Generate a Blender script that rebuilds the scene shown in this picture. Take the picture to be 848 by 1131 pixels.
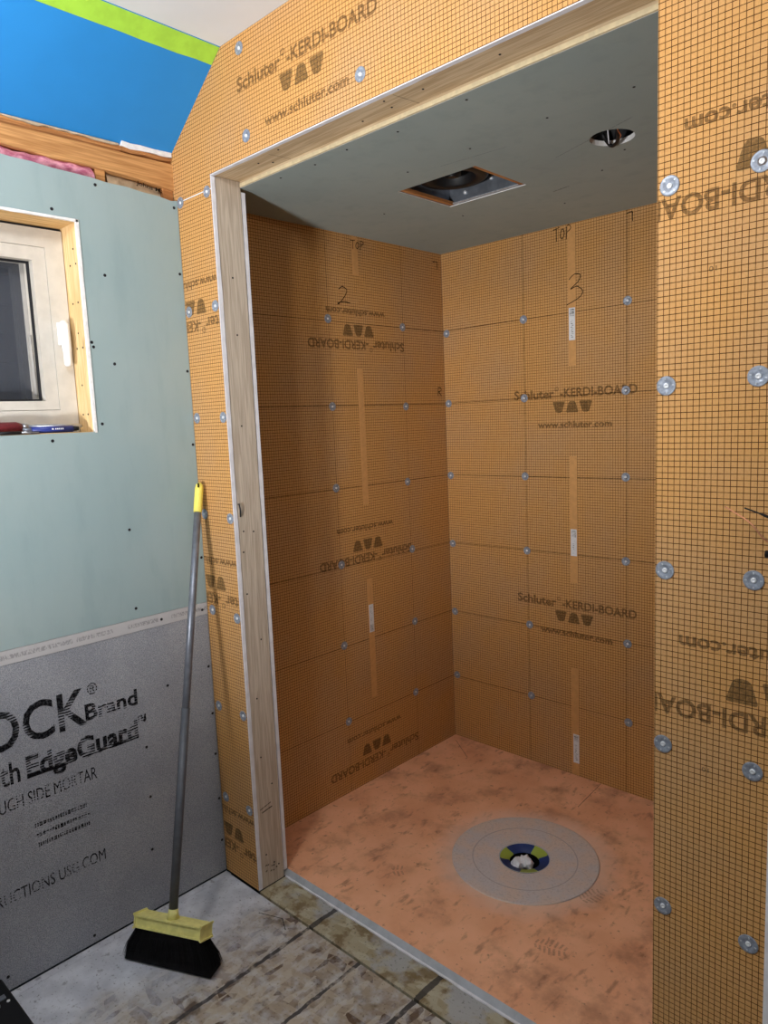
import bpy, bmesh, math, random
from mathutils import Vector, Matrix
random.seed(7)
for _o in list(bpy.data.objects): bpy.data.objects.remove(_o, do_unlink=True)
scene = bpy.context.scene
COL = scene.collection

# ------------------------------------------------------------------ camera
F_PX = 799.53
cam_d = bpy.data.cameras.new('camera'); cam = bpy.data.objects.new('camera', cam_d); COL.objects.link(cam)
cam_d.sensor_fit = 'HORIZONTAL'; cam_d.sensor_width = 36.0; cam_d.lens = F_PX / 848 * 36.0
cam_d.clip_start = 0.02
yaw, pitch, roll = 0.76463, -0.12732, -0.04189
fw = Vector((-math.sin(yaw) * math.cos(pitch), math.cos(yaw) * math.cos(pitch), math.sin(pitch)))
rt = Vector((math.cos(yaw), math.sin(yaw), 0)); up = rt.cross(fw)
r2 = rt * math.cos(roll) + up * math.sin(roll); u2 = -rt * math.sin(roll) + up * math.cos(roll)
CAM = Vector((1.9491, -1.2116, 1.4524))
cam.matrix_world = Matrix(((r2.x, u2.x, -fw.x, CAM.x), (r2.y, u2.y, -fw.y, CAM.y), (r2.z, u2.z, -fw.z, CAM.z), (0, 0, 0, 1)))
scene.camera = cam

# ------------------------------------------------------------------ world, lights, exposure
world = bpy.data.worlds.new('night'); scene.world = world; world.use_nodes = True
world.node_tree.nodes['Background'].inputs[0].default_value = (0.35, 0.42, 0.55, 1)
world.node_tree.nodes['Background'].inputs[1].default_value = 0.10
def lamp(name, loc, power, radius, col=(1, 1, 1)):
    d = bpy.data.lights.new(name, 'POINT'); d.energy = power; d.shadow_soft_size = radius; d.color = col
    o = bpy.data.objects.new(name, d); COL.objects.link(o); o.location = loc
    return o
lamp('vanity_lamp', (1.76, -0.95, 2.20), 5, 0.025, (1.0, 0.98, 0.95))
lamp('overhead_fill', (0.85, -1.05, 2.33), 16, 0.08, (1.0, 0.98, 0.96))  # added fill from above to brighten tray and floor, no known fixture
sd_ = bpy.data.lights.new('work_lamp', 'SPOT'); sd_.energy = 200; sd_.shadow_soft_size = 0.14; sd_.spot_size = math.radians(76); sd_.spot_blend = 1.0; sd_.color = (0.98, 0.99, 1.0)
so_ = bpy.data.objects.new('work_lamp', sd_); COL.objects.link(so_); so_.location = (1.28, -2.60, 0.85)      # low work lamp aimed up into the alcove
so_.rotation_euler = (Vector((-0.10, 0.5, 2.6)) - so_.location).to_track_quat('-Z', 'Y').to_euler()
vs = scene.view_settings
vs.view_transform = 'Standard'; vs.look = 'None'; vs.gamma = 1.0; vs.exposure = 0.65
vs.use_curve_mapping = False

# ------------------------------------------------------------------ helpers
ORIG = {}
def V(*a): return Vector(a)
def link(name, me, parent=None, origin=None):
    o = bpy.data.objects.new(name, me); COL.objects.link(o)
    o.location = origin - (ORIG[parent.name] if parent else V(0, 0, 0))
    if parent: o.parent = parent
    ORIG[o.name] = origin.copy()
    return o
def empty(name, loc):
    o = bpy.data.objects.new(name, None); COL.objects.link(o); o.location = loc; o.empty_display_size = .05
    ORIG[o.name] = Vector(loc); return o
def obj(name, bm, mat, parent=None, smooth=False, origin=None):
    """bmesh in world coordinates -> one mesh object whose origin is at its base"""
    if origin is None:
        xs = [v.co for v in bm.verts]
        lo = [min(c[i] for c in xs) for i in range(3)]; hi = [max(c[i] for c in xs) for i in range(3)]
        origin = V((lo[0] + hi[0]) / 2, (lo[1] + hi[1]) / 2, lo[2])
    for v in bm.verts: v.co -= origin
    me = bpy.data.meshes.new(name); bm.to_mesh(me); bm.free()
    for m in (mat if isinstance(mat, (list, tuple)) else [mat]): me.materials.append(m)
    if smooth:
        for p in me.polygons: p.use_smooth = True
    return link(name, me, parent, origin)
def inst(name, me, loc, parent, rot=None):
    o = bpy.data.objects.new(name, me); COL.objects.link(o)
    o.location = Vector(loc) - (ORIG[parent.name] if parent else V(0, 0, 0))
    if rot is not None: o.rotation_euler = rot
    if parent: o.parent = parent
    ORIG[o.name] = Vector(loc); return o
def tag(o, label, cat, group=None):
    o['label'] = label; o['category'] = cat
    if group: o['group'] = group
    return o
def struct(o, label=None, cat=None):
    o['kind'] = 'structure'
    if label: o['label'] = label
    if cat: o['category'] = cat
    return o
def bm_new(): return bmesh.new()
def box(bm, x0, x1, y0, y1, z0, z1, bev=0, mi=0):
    b = bmesh.new(); bmesh.ops.create_cube(b, size=1)
    for v in b.verts:
        v.co = V(x0 + (v.co.x + .5) * (x1 - x0), y0 + (v.co.y + .5) * (y1 - y0), z0 + (v.co.z + .5) * (z1 - z0))
    if bev: bmesh.ops.bevel(b, geom=b.edges[:], offset=bev, segments=2, affect='EDGES', profile=.5)
    merge(bm, b, mi); return bm
def merge(bm, b, mi=0):
    mp = {}
    for v in b.verts: mp[v] = bm.verts.new(v.co)
    for f in b.faces:
        try:
            nf = bm.faces.new([mp[v] for v in f.verts]); nf.material_index = mi; nf.smooth = f.smooth
        except ValueError: pass
    b.free()
def tube(bm, pts, radii, seg=10, caps=True, mi=0):
    pts = [Vector(p) for p in pts]
    if not isinstance(radii, (list, tuple)): radii = [radii] * len(pts)
    rings = []; prev = None
    for i, p in enumerate(pts):
        t = (pts[min(i + 1, len(pts) - 1)] - pts[max(i - 1, 0)]).normalized()
        a = prev if prev is not None else (V(0, 0, 1) if abs(t.z) < .9 else V(1, 0, 0))
        n = (a - t * a.dot(t)).normalized(); prev = n; b = t.cross(n)
        rings.append([bm.verts.new(p + (n * math.cos(k * 2 * math.pi / seg) + b * math.sin(k * 2 * math.pi / seg)) * radii[i]) for k in range(seg)])
    for r, s in zip(rings, rings[1:]):
        for k in range(seg):
            f = bm.faces.new((r[k], r[(k + 1) % seg], s[(k + 1) % seg], s[k])); f.smooth = True; f.material_index = mi
    if caps:
        bm.faces.new(rings[0][::-1]).material_index = mi; bm.faces.new(rings[-1]).material_index = mi
    return bm
def lathe(bm, prof, c, seg=32, mi=0, axis='z'):
    rings = []
    for r, h in prof:
        row = []
        for k in range(seg):
            a = 2 * math.pi * k / seg
            d = V(r * math.cos(a), r * math.sin(a), h)
            if axis == 'y': d = V(d.x, -d.z, d.y)      # height points to -y
            row.append(bm.verts.new(Vector(c) + d))
        rings.append(row)
    for r, s in zip(rings, rings[1:]):
        for k in range(seg):
            f = bm.faces.new((r[k], r[(k + 1) % seg], s[(k + 1) % seg], s[k])); f.smooth = True; f.material_index = mi
    return rings
def plate(outer, holes, mp, th, mi_edge=1):
    """flat board with holes: outlines in (u, v); mp(u, v, d) -> world; d = 0 is the face, d = th its back"""
    bm = bmesh.new(); loops = []
    for lp in [outer] + list(holes):
        vs_ = [bm.verts.new(V(u, v, 0)) for u, v in lp]; loops.append(vs_)
        for i in range(len(vs_)): bm.edges.new((vs_[i], vs_[(i + 1) % len(vs_)]))
    bmesh.ops.triangle_fill(bm, use_beauty=True, use_dissolve=False, edges=bm.edges[:], normal=V(0, 0, 1))
    front = [[v for v in f.verts] for f in bm.faces]
    back = {v: bm.verts.new(v.co.copy()) for v in list(bm.verts)}
    for f in front: bm.faces.new([back[v] for v in reversed(f)])
    for lp in loops:
        for i in range(len(lp)):
            a, b = lp[i], lp[(i + 1) % len(lp)]
            bm.faces.new((a, b, back[b], back[a])).material_index = mi_edge
    isb = set(back.values())
    for v in bm.verts: v.co = mp(v.co.x, v.co.y, th if v in isb else 0)
    bmesh.ops.recalc_face_normals(bm, faces=bm.faces[:])
    return bm
def clip(bm, co, no):
    bmesh.ops.bisect_plane(bm, geom=bm.verts[:] + bm.edges[:] + bm.faces[:], plane_co=co, plane_no=no, clear_outer=True)
def text_bm(body, width, height, center, ux, uy, bold=0.0, shear=0.0, clips=()):
    """flat lettering, fitted to width and height, laid out along ux / uy"""
    c = bpy.data.curves.new('t', 'FONT'); c.body = body; c.offset = bold; c.shear = shear; c.resolution_u = 3
    o = bpy.data.objects.new('t', c); COL.objects.link(o)
    bpy.context.view_layer.update()
    me = bpy.data.meshes.new_from_object(o)
    bm = bmesh.new(); bm.from_mesh(me)
    bpy.data.objects.remove(o); bpy.data.curves.remove(c); bpy.data.meshes.remove(me)
    xs = [v.co.x for v in bm.verts]; ys = [v.co.y for v in bm.verts]
    x0, x1, y0, y1 = min(xs), max(xs), min(ys), max(ys)
    sx = width / (x1 - x0); sy = height / (y1 - y0) if height else sx
    for v in bm.verts:
        v.co = center + ux * ((v.co.x - (x0 + x1) / 2) * sx) + uy * ((v.co.y - (y0 + y1) / 2) * sy)
    for co, no in clips: clip(bm, co, no)
    return bm
def ribbon(bm, pts, wd, nrm):
    """flat pen stroke of width wd on a surface with normal nrm"""
    pts = [Vector(p) for p in pts]; L = []; 
    for i, p in enumerate(pts):
        t = (pts[min(i + 1, len(pts) - 1)] - pts[max(i - 1, 0)]).normalized(); s = nrm.cross(t).normalized() * wd / 2
        L.append((bm.verts.new(p + s), bm.verts.new(p - s)))
    for a, b in zip(L, L[1:]): bm.faces.new((a[0], a[1], b[1], b[0]))
    return bm
def spline(pts, n=6):
    out = []; P = [pts[0]] + list(pts) + [pts[-1]]
    for i in range(1, len(P) - 2):
        for k in range(n):
            t = k / n; r = []
            for a, b, c, d in zip(P[i - 1], P[i], P[i + 1], P[i + 2]):
                r.append(.5 * (2 * b + (c - a) * t + (2 * a - 5 * b + 4 * c - d) * t * t + (3 * b - a - 3 * c + d) * t ** 3))
            out.append(tuple(r))
    out.append(tuple(pts[-1])); return out

# ------------------------------------------------------------------ materials
def lin(r, g, b):
    f = lambda c: (c / 255 / 12.92) if c / 255 <= .04045 else ((c / 255 + .055) / 1.055) ** 2.4
    return (f(r), f(g), f(b), 1)
class NT:
    def __init__(s, name, rough=.8, metal=0.0, spec=.3):
        s.m = bpy.data.materials.new(name); s.m.use_nodes = True; s.t = s.m.node_tree; s.n = s.t.nodes
        s.b = s.n['Principled BSDF']; s.b.inputs['Roughness'].default_value = rough; s.b.inputs['Metallic'].default_value = metal
        s.b.inputs['Specular IOR Level'].default_value = spec
        s.pos = s.n.new('ShaderNodeNewGeometry').outputs['Position']
    def sep(s, v=None):
        q = s.n.new('ShaderNodeSeparateXYZ'); s.t.links.new(s.pos if v is None else v, q.inputs[0]); return q.outputs
    def set(s, sock, v):
        if isinstance(v, bpy.types.NodeSocket): s.t.links.new(v, sock)
        else: sock.default_value = v
    def math(s, op, a, b=0.0, c=0.0, clamp=False):
        q = s.n.new('ShaderNodeMath'); q.operation = op; q.use_clamp = clamp
        for i, v in enumerate((a, b, c)): s.set(q.inputs[i], v)
        return q.outputs[0]
    def mix(s, fac, a, b, mode='MIX'):
        q = s.n.new('ShaderNodeMix'); q.data_type = 'RGBA'; q.blend_type = mode
        s.set(q.inputs[0], fac); s.set(q.inputs[6], a); s.set(q.inputs[7], b); return q.outputs[2]
    def vmap(s, scale=(1, 1, 1), rot=(0, 0, 0), loc=(0, 0, 0), v=None):
        q = s.n.new('ShaderNodeMapping'); s.t.links.new(s.pos if v is None else v, q.inputs[0])
        q.inputs['Scale'].default_value = scale; q.inputs['Rotation'].default_value = rot; q.inputs['Location'].default_value = loc
        return q.outputs[0]
    def noise(s, scale, detail=3, v=None, rough=.55):
        q = s.n.new('ShaderNodeTexNoise'); s.t.links.new(s.pos if v is None else v, q.inputs[0])
        q.inputs['Scale'].default_value = scale; q.inputs['Detail'].default_value = detail; q.inputs['Roughness'].default_value = rough
        return q.outputs[0]
    def vor(s, scale, v=None, out='Color', feat='F1'):
        q = s.n.new('ShaderNodeTexVoronoi'); s.t.links.new(s.pos if v is None else v, q.inputs[0]); q.feature = feat
        q.inputs['Scale'].default_value = scale; return q.outputs[out]
    def ramp(s, f, lo, hi, a=0.0, b=1.0):
        q = s.n.new('ShaderNodeMapRange'); q.interpolation_type = 'SMOOTHSTEP'
        s.set(q.inputs[0], f); q.inputs[1].default_value = lo; q.inputs[2].default_value = hi; q.inputs[3].default_value = a; q.inputs[4].default_value = b
        return q.outputs[0]
    def bump(s, h, strength=.3, dist=.001):
        q = s.n.new('ShaderNodeBump'); s.set(q.inputs['Height'], h); q.inputs['Strength'].default_value = strength; q.inputs['Distance'].default_value = dist
        s.t.links.new(q.outputs[0], s.b.inputs['Normal'])
    def col(s, c): s.set(s.b.inputs['Base Color'], c); return s.m
def plain(name, rgb, rough=.7, metal=0.0, var=.06, scale=40, spec=.3):
    k = NT(name, rough, metal, spec); c = lin(*rgb)
    d = tuple(x * (1 - var * 2) for x in c[:3]) + (1,); l = tuple(min(1, x * (1 + var)) for x in c[:3]) + (1,)
    return k.col(k.mix(k.ramp(k.noise(scale), .3, .7), d, l))
def foam_board(name, ua, va, u0=0.0, v0=0.0):
    """orange fleece faced foam board with the printed 10 mm grid"""
    k = NT(name, .86, 0, .15); ax = {'x': 0, 'y': 1, 'z': 2}; s = k.sep()
    masks = []
    for a, o, lw in ((ua, u0, .12), (va, v0, .14)):
        f = k.math('FRACT', k.math('DIVIDE', k.math('SUBTRACT', s[ax[a]], o), .01))
        d = k.math('ABSOLUTE', k.math('SUBTRACT', f, .5))
        masks.append(k.math('GREATER_THAN', d, .5 - lw / 2))
    g = k.math('MAXIMUM', masks[0], masks[1])
    wob = k.ramp(k.noise(60, 2), .25, .55, .7, 1.0)
    g = k.math('MULTIPLY', g, wob)
    base = k.mix(k.ramp(k.noise(3.2, 3), .35, .7), lin(210, 158, 96), lin(200, 157, 110))
    base = k.mix(k.ramp(k.noise(260, 2), .35, .7, 0, .35), base, lin(186, 134, 76))
    k.bump(k.noise(420, 2), .12, .0006)
    return k.col(k.mix(g, base, lin(84, 50, 18)))
M = {}
M['foam_xz'] = foam_board('foam board grid front', 'x', 'z', .004, .003)
M['foam_yz'] = foam_board('foam board grid side', 'y', 'z', .002, .001)
def ink(name, rgb, op=1.0, stripes=0.0, nz=0.0):
    k = NT(name, .9, 0, .1); k.col(lin(*rgb)); n = k.n
    tr = n.new('ShaderNodeBsdfTransparent'); mx = n.new('ShaderNodeMixShader'); out = n['Material Output']
    fac = k.math('MULTIPLY', k.ramp(k.noise(170, 3), .3, .62, 1 - nz, 1), op)
    if stripes:
        z = k.sep()[2]
        f = k.math('FRACT', k.math('DIVIDE', k.math('ADD', z, k.math('MULTIPLY', k.noise(22, 2), .010)), .0075))
        st = k.math('GREATER_THAN', f, stripes)
        reg = k.ramp(k.noise(16, 2), .42, .56)
        fac = k.math('MULTIPLY', fac, k.math('MAXIMUM', st, reg))
    k.t.links.new(fac, mx.inputs[0]); k.t.links.new(tr.outputs[0], mx.inputs[1]); k.t.links.new(k.b.outputs[0], mx.inputs[2])
    k.t.links.new(mx.outputs[0], out.inputs[0]); return k.m
M['print'] = ink('brown print', (116, 84, 50), .62, 0, .4)
M['print_logo'] = ink('olive print', (120, 92, 56), .65, 0, .35)
M['pen'] = ink('black marker', (28, 22, 18), .95)
M['pencil'] = ink('layout line', (56, 32, 14), .8, 0, .5)
M['stencil'] = ink('black stencil print', (24, 24, 28), 1.0, .52, .25)
M['stencil_small'] = ink('black small print', (34, 34, 38), .95, .5, .7)
M['stamp'] = ink('lumber stamp', (35, 30, 30), .9, 0, .5)
def gypsum(name, a, b):
    k = NT(name, .8, 0, .2)
    c = k.mix(k.ramp(k.noise(2.2, 3), .3, .7), lin(*a), lin(*b))
    c = k.mix(k.ramp(k.noise(18, 4, k.vmap((1, 1, .25))), .45, .75, 0, .25), c, lin(max(a[0] - 22, 0), a[1] - 20, a[2] - 20))
    k.bump(k.noise(900, 2), .06, .0004)
    return k.col(c)
M['green'] = gypsum('moisture board paper', (146, 166, 168), (156, 172, 172))
M['green_ceiling'] = gypsum('moisture board ceiling', (150, 162, 160), (158, 168, 164))
M['core'] = plain('gypsum core', (236, 234, 232), .9, 0, .05, 60)
M['white_edge'] = plain('white board edge', (228, 226, 230), .85, 0, .05, 30)
M['cream_edge'] = plain('cream paper edge', (222, 205, 168), .85, 0, .06, 60)
k = NT('cement board', .95, 0, .1)
c = k.mix(k.ramp(k.noise(6, 4), .3, .7), lin(152, 155, 163), lin(168, 170, 176))
c = k.mix(k.ramp(k.noise(420, 2), .4, .66, 0, .8), c, lin(116, 118, 125))
c = k.mix(k.ramp(k.noise(600, 1, k.vmap((1, 1, 1), loc=(3, 1, 5))), .62, .7, 0, .7), c, lin(205, 203, 200))
k.bump(k.noise(450, 2), .5, .0012); M['cement'] = k.col(c)
k = NT('cement board edge strip', .8, 0, .2); s = k.sep()
pz = k.math('COMPARE', s[2], .889, .006)
pm = k.math('MULTIPLY', pz, k.math('GREATER_THAN', k.noise(9, 1, k.vmap((0, 1, 0))), .44))
pm = k.math('MULTIPLY', pm, k.ramp(k.noise(300, 2, k.vmap((1, 1, .5))), .42, .55))
M['cement_edge'] = k.col(k.mix(k.math('MULTIPLY', pm, .55), k.mix(k.noise(30), lin(178, 176, 178), lin(192, 190, 190)), lin(110, 108, 110)))
M['blue'] = plain('blue wall paint', (44, 138, 212), .55, 0, .03, 4)
M['white'] = plain('white ceiling paint', (228, 232, 236), .8, 0, .02, 5)
M['wall_plain'] = plain('plain wall', (190, 188, 184), .85, 0, .03, 6)
M['tape'] = plain('green masking tape', (164, 214, 72), .6, 0, .05, 25)
def wood(name, a, b, axis, rough=.7, knots=True):
    k = NT(name, rough, 0, .25); sc = [26, 26, 26]; sc['xyz'.index(axis)] = 1.3
    n1 = k.noise(1, 4, k.vmap(tuple(sc)), .6)
    w = k.math('SINE', k.math('MULTIPLY', n1, 46))
    sc2 = [300, 300, 300]; sc2['xyz'.index(axis)] = 9
    c = k.mix(k.ramp(w, -.9, 1, 0, .8), lin(*a), lin(*b))
    c = k.mix(k.ramp(k.noise(1, 2, k.vmap(tuple(sc2))), .4, .7, 0, .4), c, lin(*[max(0, x - 35) for x in b]))
    if knots:
        kd = k.vor(1.0, k.vmap(tuple((2.6 if i == 'xyz'.index(axis) else 9) for i in range(3)), loc=(.31, .77, .2)), 'Distance')
        c = k.mix(k.ramp(kd, .10, .045), c, lin(112, 72, 44))
    return k.col(c)
M['jamb_wood'] = wood('jamb pine', (204, 190, 172), (184, 168, 150), 'z')
M['header_wood'] = wood('header pine', (214, 190, 156), (192, 164, 128), 'x')
M['reveal_wood_z'] = wood('reveal pine upright', (236, 206, 156), (222, 184, 128), 'z')
M['reveal_wood_y'] = wood('reveal pine level', (228, 192, 138), (206, 164, 106), 'y')
M['plate_wood'] = wood('old fir plate', (206, 154, 98), (178, 126, 76), 'y', .8)
M['plate_wood2'] = wood('old fir upper', (192, 136, 84), (158, 104, 60), 'y', .8)
# subfloor: strand board under plaster dust
k = NT('dusty strand board', .9, 0, .15); s = k.sep()
rv = k.vmap((16, 46, 1), (0, 0, .5)); rv2 = k.vmap((62, 20, 1), (0, 0, .9), (3, 1, 0))
fl = k.vor(1.0, rv); fl2 = k.vor(1.0, rv2)
fx = k.sep(fl)[0]; fy = k.sep(fl2)[1]
osb = k.mix(fx, lin(134, 118, 102), lin(166, 152, 134)); osb = k.mix(k.ramp(fy, .62, .66, 0, .7), osb, lin(182, 170, 154))
osb = k.mix(k.ramp(k.math('MULTIPLY', fx, fy), .03, .015, 0, .8), osb, lin(84, 62, 44))
osb = k.mix(k.ramp(k.noise(9, 5), .57, .68, 0, .75), osb, lin(78, 60, 38))
dust = k.mix(k.ramp(k.noise(14, 5), .35, .7), lin(180, 182, 190), lin(204, 206, 212))
dust = k.mix(k.ramp(k.noise(40, 5, k.vmap((1, 1, 1), loc=(2, 7, 0))), .60, .70, 0, .6), dust, lin(118, 114, 114))
dx = k.math('ADD', s[0], k.math('MULTIPLY', k.math('SUBTRACT', k.noise(5, 5), .5), .55))
dm = k.ramp(dx, .16, .46)
sp = k.ramp(k.noise(55, 4, k.vmap((1, 1, 1), loc=(9, 2, 0))), .5, .66, 1, .35)
c = k.mix(k.math('MULTIPLY', dm, k.ramp(k.noise(30, 4), .3, .6, .55, 1)), dust, osb)
c = k.mix(k.ramp(k.noise(120, 3), .60, .7, 0, .5), c, lin(70, 62, 56))
ln_ = None
for (xx, ww, y0, y1) in ((.421, .0062, -2, .2), (.629, .0055, -2, .02), (.826, .0075, -2, .2)):
    wobx = k.math('ADD', s[0], k.math('MULTIPLY', k.math('SUBTRACT', k.noise(30, 3), .5), .012))
    q = k.math('MULTIPLY', k.math('COMPARE', wobx, xx, ww), k.math('COMPARE', s[1], (y0 + y1) / 2, (y1 - y0) / 2))
    ln_ = q if ln_ is None else k.math('MAXIMUM', ln_, q)
ln_ = k.math('MULTIPLY', ln_, k.ramp(k.noise(26, 3, k.vmap((1, 1, 1), loc=(4, 4, 0))), .32, .5, .3, .95))
c = k.mix(ln_, c, lin(66, 62, 62))
k.bump(k.math('ADD', fx, k.noise(80, 3)), .25, .0015)
M['subfloor'] = k.col(c)
k = NT('threshold strand board', .9, 0, .15); s = k.sep()
fl = k.sep(k.vor(1.0, k.vmap((24, 52, 1), (0, 0, .7))))[0]
c = k.mix(fl, lin(150, 138, 110), lin(178, 170, 148))
c = k.mix(k.ramp(k.noise(16, 4), .5, .62, 0, .7), c, lin(104, 80, 46))
c = k.mix(k.ramp(k.math('ADD', k.noise(8, 4, k.vmap((1, 1, 1), loc=(5, 0, 0))), k.math('MULTIPLY', s[1], 1.6)), .56, .68, 0, .9), c, lin(164, 164, 164))
c = k.mix(k.ramp(k.noise(120, 3), .58, .7, 0, .5), c, lin(56, 50, 44))
for (xx, ww) in ((.421, .008), (.826, .009)):
    q = k.math('COMPARE', k.math('ADD', s[0], k.math('MULTIPLY', k.math('SUBTRACT', k.noise(30, 3), .5), .012)), xx, ww)
    c = k.mix(k.math('MULTIPLY', q, .85), c, lin(50, 48, 50))
M['threshold'] = k.col(c)
M['under'] = plain('dark gap', (34, 48, 54), .9, 0, .1, 40)
# tray
DR = (0.722, 0.662)
k = NT('orange tray fleece', .85, 0, .2); s = k.sep()
r = k.math('SQRT', k.math('ADD', k.math('POWER', k.math('SUBTRACT', s[0], DR[0]), 2.0), k.math('POWER', k.math('SUBTRACT', s[1], DR[1]), 2.0)))
c = k.mix(k.ramp(k.noise(5, 4), .35, .7), lin(240, 182, 144), lin(226, 164, 126))
c = k.mix(k.ramp(k.noise(7, 6, k.vmap((1, 1, 1), loc=(1, 3, 0)), .65), .46, .74, 0, .7), c, lin(160, 112, 84))
c = k.mix(k.ramp(k.noise(24, 5, k.vmap((1.6, .7, 1), (0, 0, .6))), .56, .74, 0, .5), c, lin(112, 72, 50))
c = k.mix(k.ramp(k.noise(60, 3), .62, .74, 0, .5), c, lin(92, 62, 46))
halo = k.math('MULTIPLY', k.ramp(k.math('ADD', r, k.math('MULTIPLY', k.noise(14, 4), .07)), .36, .255), .7)
c = k.mix(halo, c, lin(230, 198, 178))
k.bump(k.noise(300, 2), .1, .0006)
M['tray'] = k.col(c)
k = NT('grey drain collar', .85, 0, .2); s = k.sep()
r = k.math('SQRT', k.math('ADD', k.math('POWER', k.math('SUBTRACT', s[0], DR[0]), 2.0), k.math('POWER', k.math('SUBTRACT', s[1], DR[1]), 2.0)))
c = k.mix(k.ramp(k.noise(13, 4), .35, .65), lin(198, 190, 190), lin(210, 190, 178))
c = k.mix(k.math('COMPARE', r, .168, .002), c, lin(176, 166, 164)); c = k.mix(k.ramp(k.noise(160, 2), .5, .7, 0, .3), c, lin(140, 130, 126))
M['collar'] = k.col(c)
k = NT('blue green drain cover', .45, 0, .4); s = k.sep()
an = k.math('ARCTAN2', k.math('SUBTRACT', s[1], DR[1]), k.math('SUBTRACT', s[0], DR[0]))
q = k.math('SINE', k.math('ADD', k.math('MULTIPLY', an, 3.0), -2.31))
M['drain_cover'] = k.col(k.mix(k.math('GREATER_THAN', q, .35), lin(28, 52, 112), lin(158, 176, 72)))
M['tray_edge'] = plain('grey foam edge', (180, 182, 188), .85, 0, .06, 30)
M['black'] = plain('black void', (10, 9, 9), .95, 0, .02, 20, .05)
M['paper_white'] = plain('crumpled paper', (226, 226, 232), .85, 0, .05, 80)
M['zinc'] = plain('galvanised steel', (196, 202, 210), .38, .5, .12, 160)
M['zinc_dark'] = plain('dull steel washer', (150, 157, 170), .42, .35, .12, 160)
M['screw'] = plain('dark screw', (38, 36, 40), .5, .4, .05, 200)
M['bright'] = plain('bright screw head', (236, 238, 242), .3, .35, .05, 200)
M['yellow'] = plain('pale yellow plastic', (226, 218, 138), .5, 0, .05, 60)
M['grip'] = plain('yellow grip', (240, 224, 104), .45, 0, .03, 60)
M['pole'] = plain('grey coated steel pole', (132, 136, 146), .38, .55, .08, 40)
M['pole_dark'] = plain('dark grey pole sleeve', (92, 94, 100), .5, .2, .06, 40)
k = NT('black bristles', .8, 0, .2)
M['bristle'] = k.col(k.mix(k.noise(400, 2), lin(8, 8, 9), lin(26, 25, 27)))
M['vinyl'] = plain('off white vinyl', (206, 200, 190), .45, 0, .03, 30)
M['vinyl_grey'] = plain('grey vinyl', (170, 166, 162), .5, 0, .03, 30)
M['handle_white'] = plain('white plastic handle', (240, 240, 240), .35, 0, .01, 30)
M['rubber'] = plain('dark gasket', (34, 34, 38), .6, 0, .05, 30)
k = NT('insect screen', .9, 0, .1); k.col(lin(74, 78, 88))
tr = k.n.new('ShaderNodeBsdfTransparent'); mx = k.n.new('ShaderNodeMixShader'); mx.inputs[0].default_value = .45
k.t.links.new(tr.outputs[0], mx.inputs[1]); k.t.links.new(k.b.outputs[0], mx.inputs[2]); k.t.links.new(mx.outputs[0], k.n['Material Output'].inputs[0])
M['screen'] = k.m
k = NT('window glass', .03, 0, .5); k.col((.9, .95, .95, 1)); k.b.inputs['Alpha'].default_value = .12; M['glass'] = k.m
M['siding'] = plain('dark siding', (96, 100, 112), .8, 0, .05, 20)
k = NT('pink glass wool', .95, 0, .05)
M['wool'] = k.col(k.mix(k.ramp(k.noise(90, 4, k.vmap((1, .4, 1))), .3, .7), lin(176, 96, 122), lin(232, 168, 184)))
M['kraft'] = plain('faced paper', (196, 176, 148), .8, 0, .1, 40)
M['red'] = plain('dark red handle', (104, 34, 40), .45, 0, .12, 200)
M['chrome'] = plain('steel shaft', (176, 178, 184), .28, .9, .06, 100)
M['pen_blue'] = plain('blue barrel', (44, 56, 128), .4, 0, .04, 60)
M['copper'] = plain('copper wire', (214, 146, 112), .3, .9, .05, 60)
M['black_plastic'] = plain('black plastic', (20, 20, 22), .5, 0, .1, 40)
M['galv_box'] = plain('galvanised duct', (148, 154, 164), .35, .7, .1, 30)
M['sticker'] = plain('white sticker', (224, 224, 226), .6, 0, .02, 60)

X, Y, Z = V(1, 0, 0), V(0, 1, 0), V(0, 0, 1)
# ------------------------------------------------------------------ key dimensions (metres)
A_ = 0.176            # jamb face
XR = 1.4316           # right side of the opening
XP = 1.622            # right end of the boarded front wall
H_ = 2.142            # underside of header
HC = 2.1253           # alcove ceiling
W_ = -0.018           # alcove left wall
D_ = 1.2458           # alcove back wall
XA = 1.46             # alcove right wall
T_ = 0.020            # tray rim
ZC = 2.44             # room ceiling
XS = 0.262            # where slope meets ceiling
RX, RY = 3.1, -3.3    # unseen room ends

# ------------------------------------------------------------------ floor
fl = struct(obj('floor', box(bm_new(), -.12, RX, RY, .36, -.06, -.019), M['under']))
obj('subfloor_panel', box(bm_new(), .0285, RX, RY, -.0055, -.019, 0), M['subfloor'], fl)
obj('subfloor_panel', box(bm_new(), .002, .0265, RY, -.002, -.019, -.001), M['subfloor'], fl)
obj('threshold_panel', box(bm_new(), A_ + .001, XR - .001, .0025, .118, -.019, -.0005), M['threshold'], fl)
b = bm_new(); ribbon(b, [(.255, -.06, .0006), (.33, -.03, .0006), (.375, -.055, .0006)], .003, Z); obj('scratch_mark', b, M['stamp'], fl)

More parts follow.
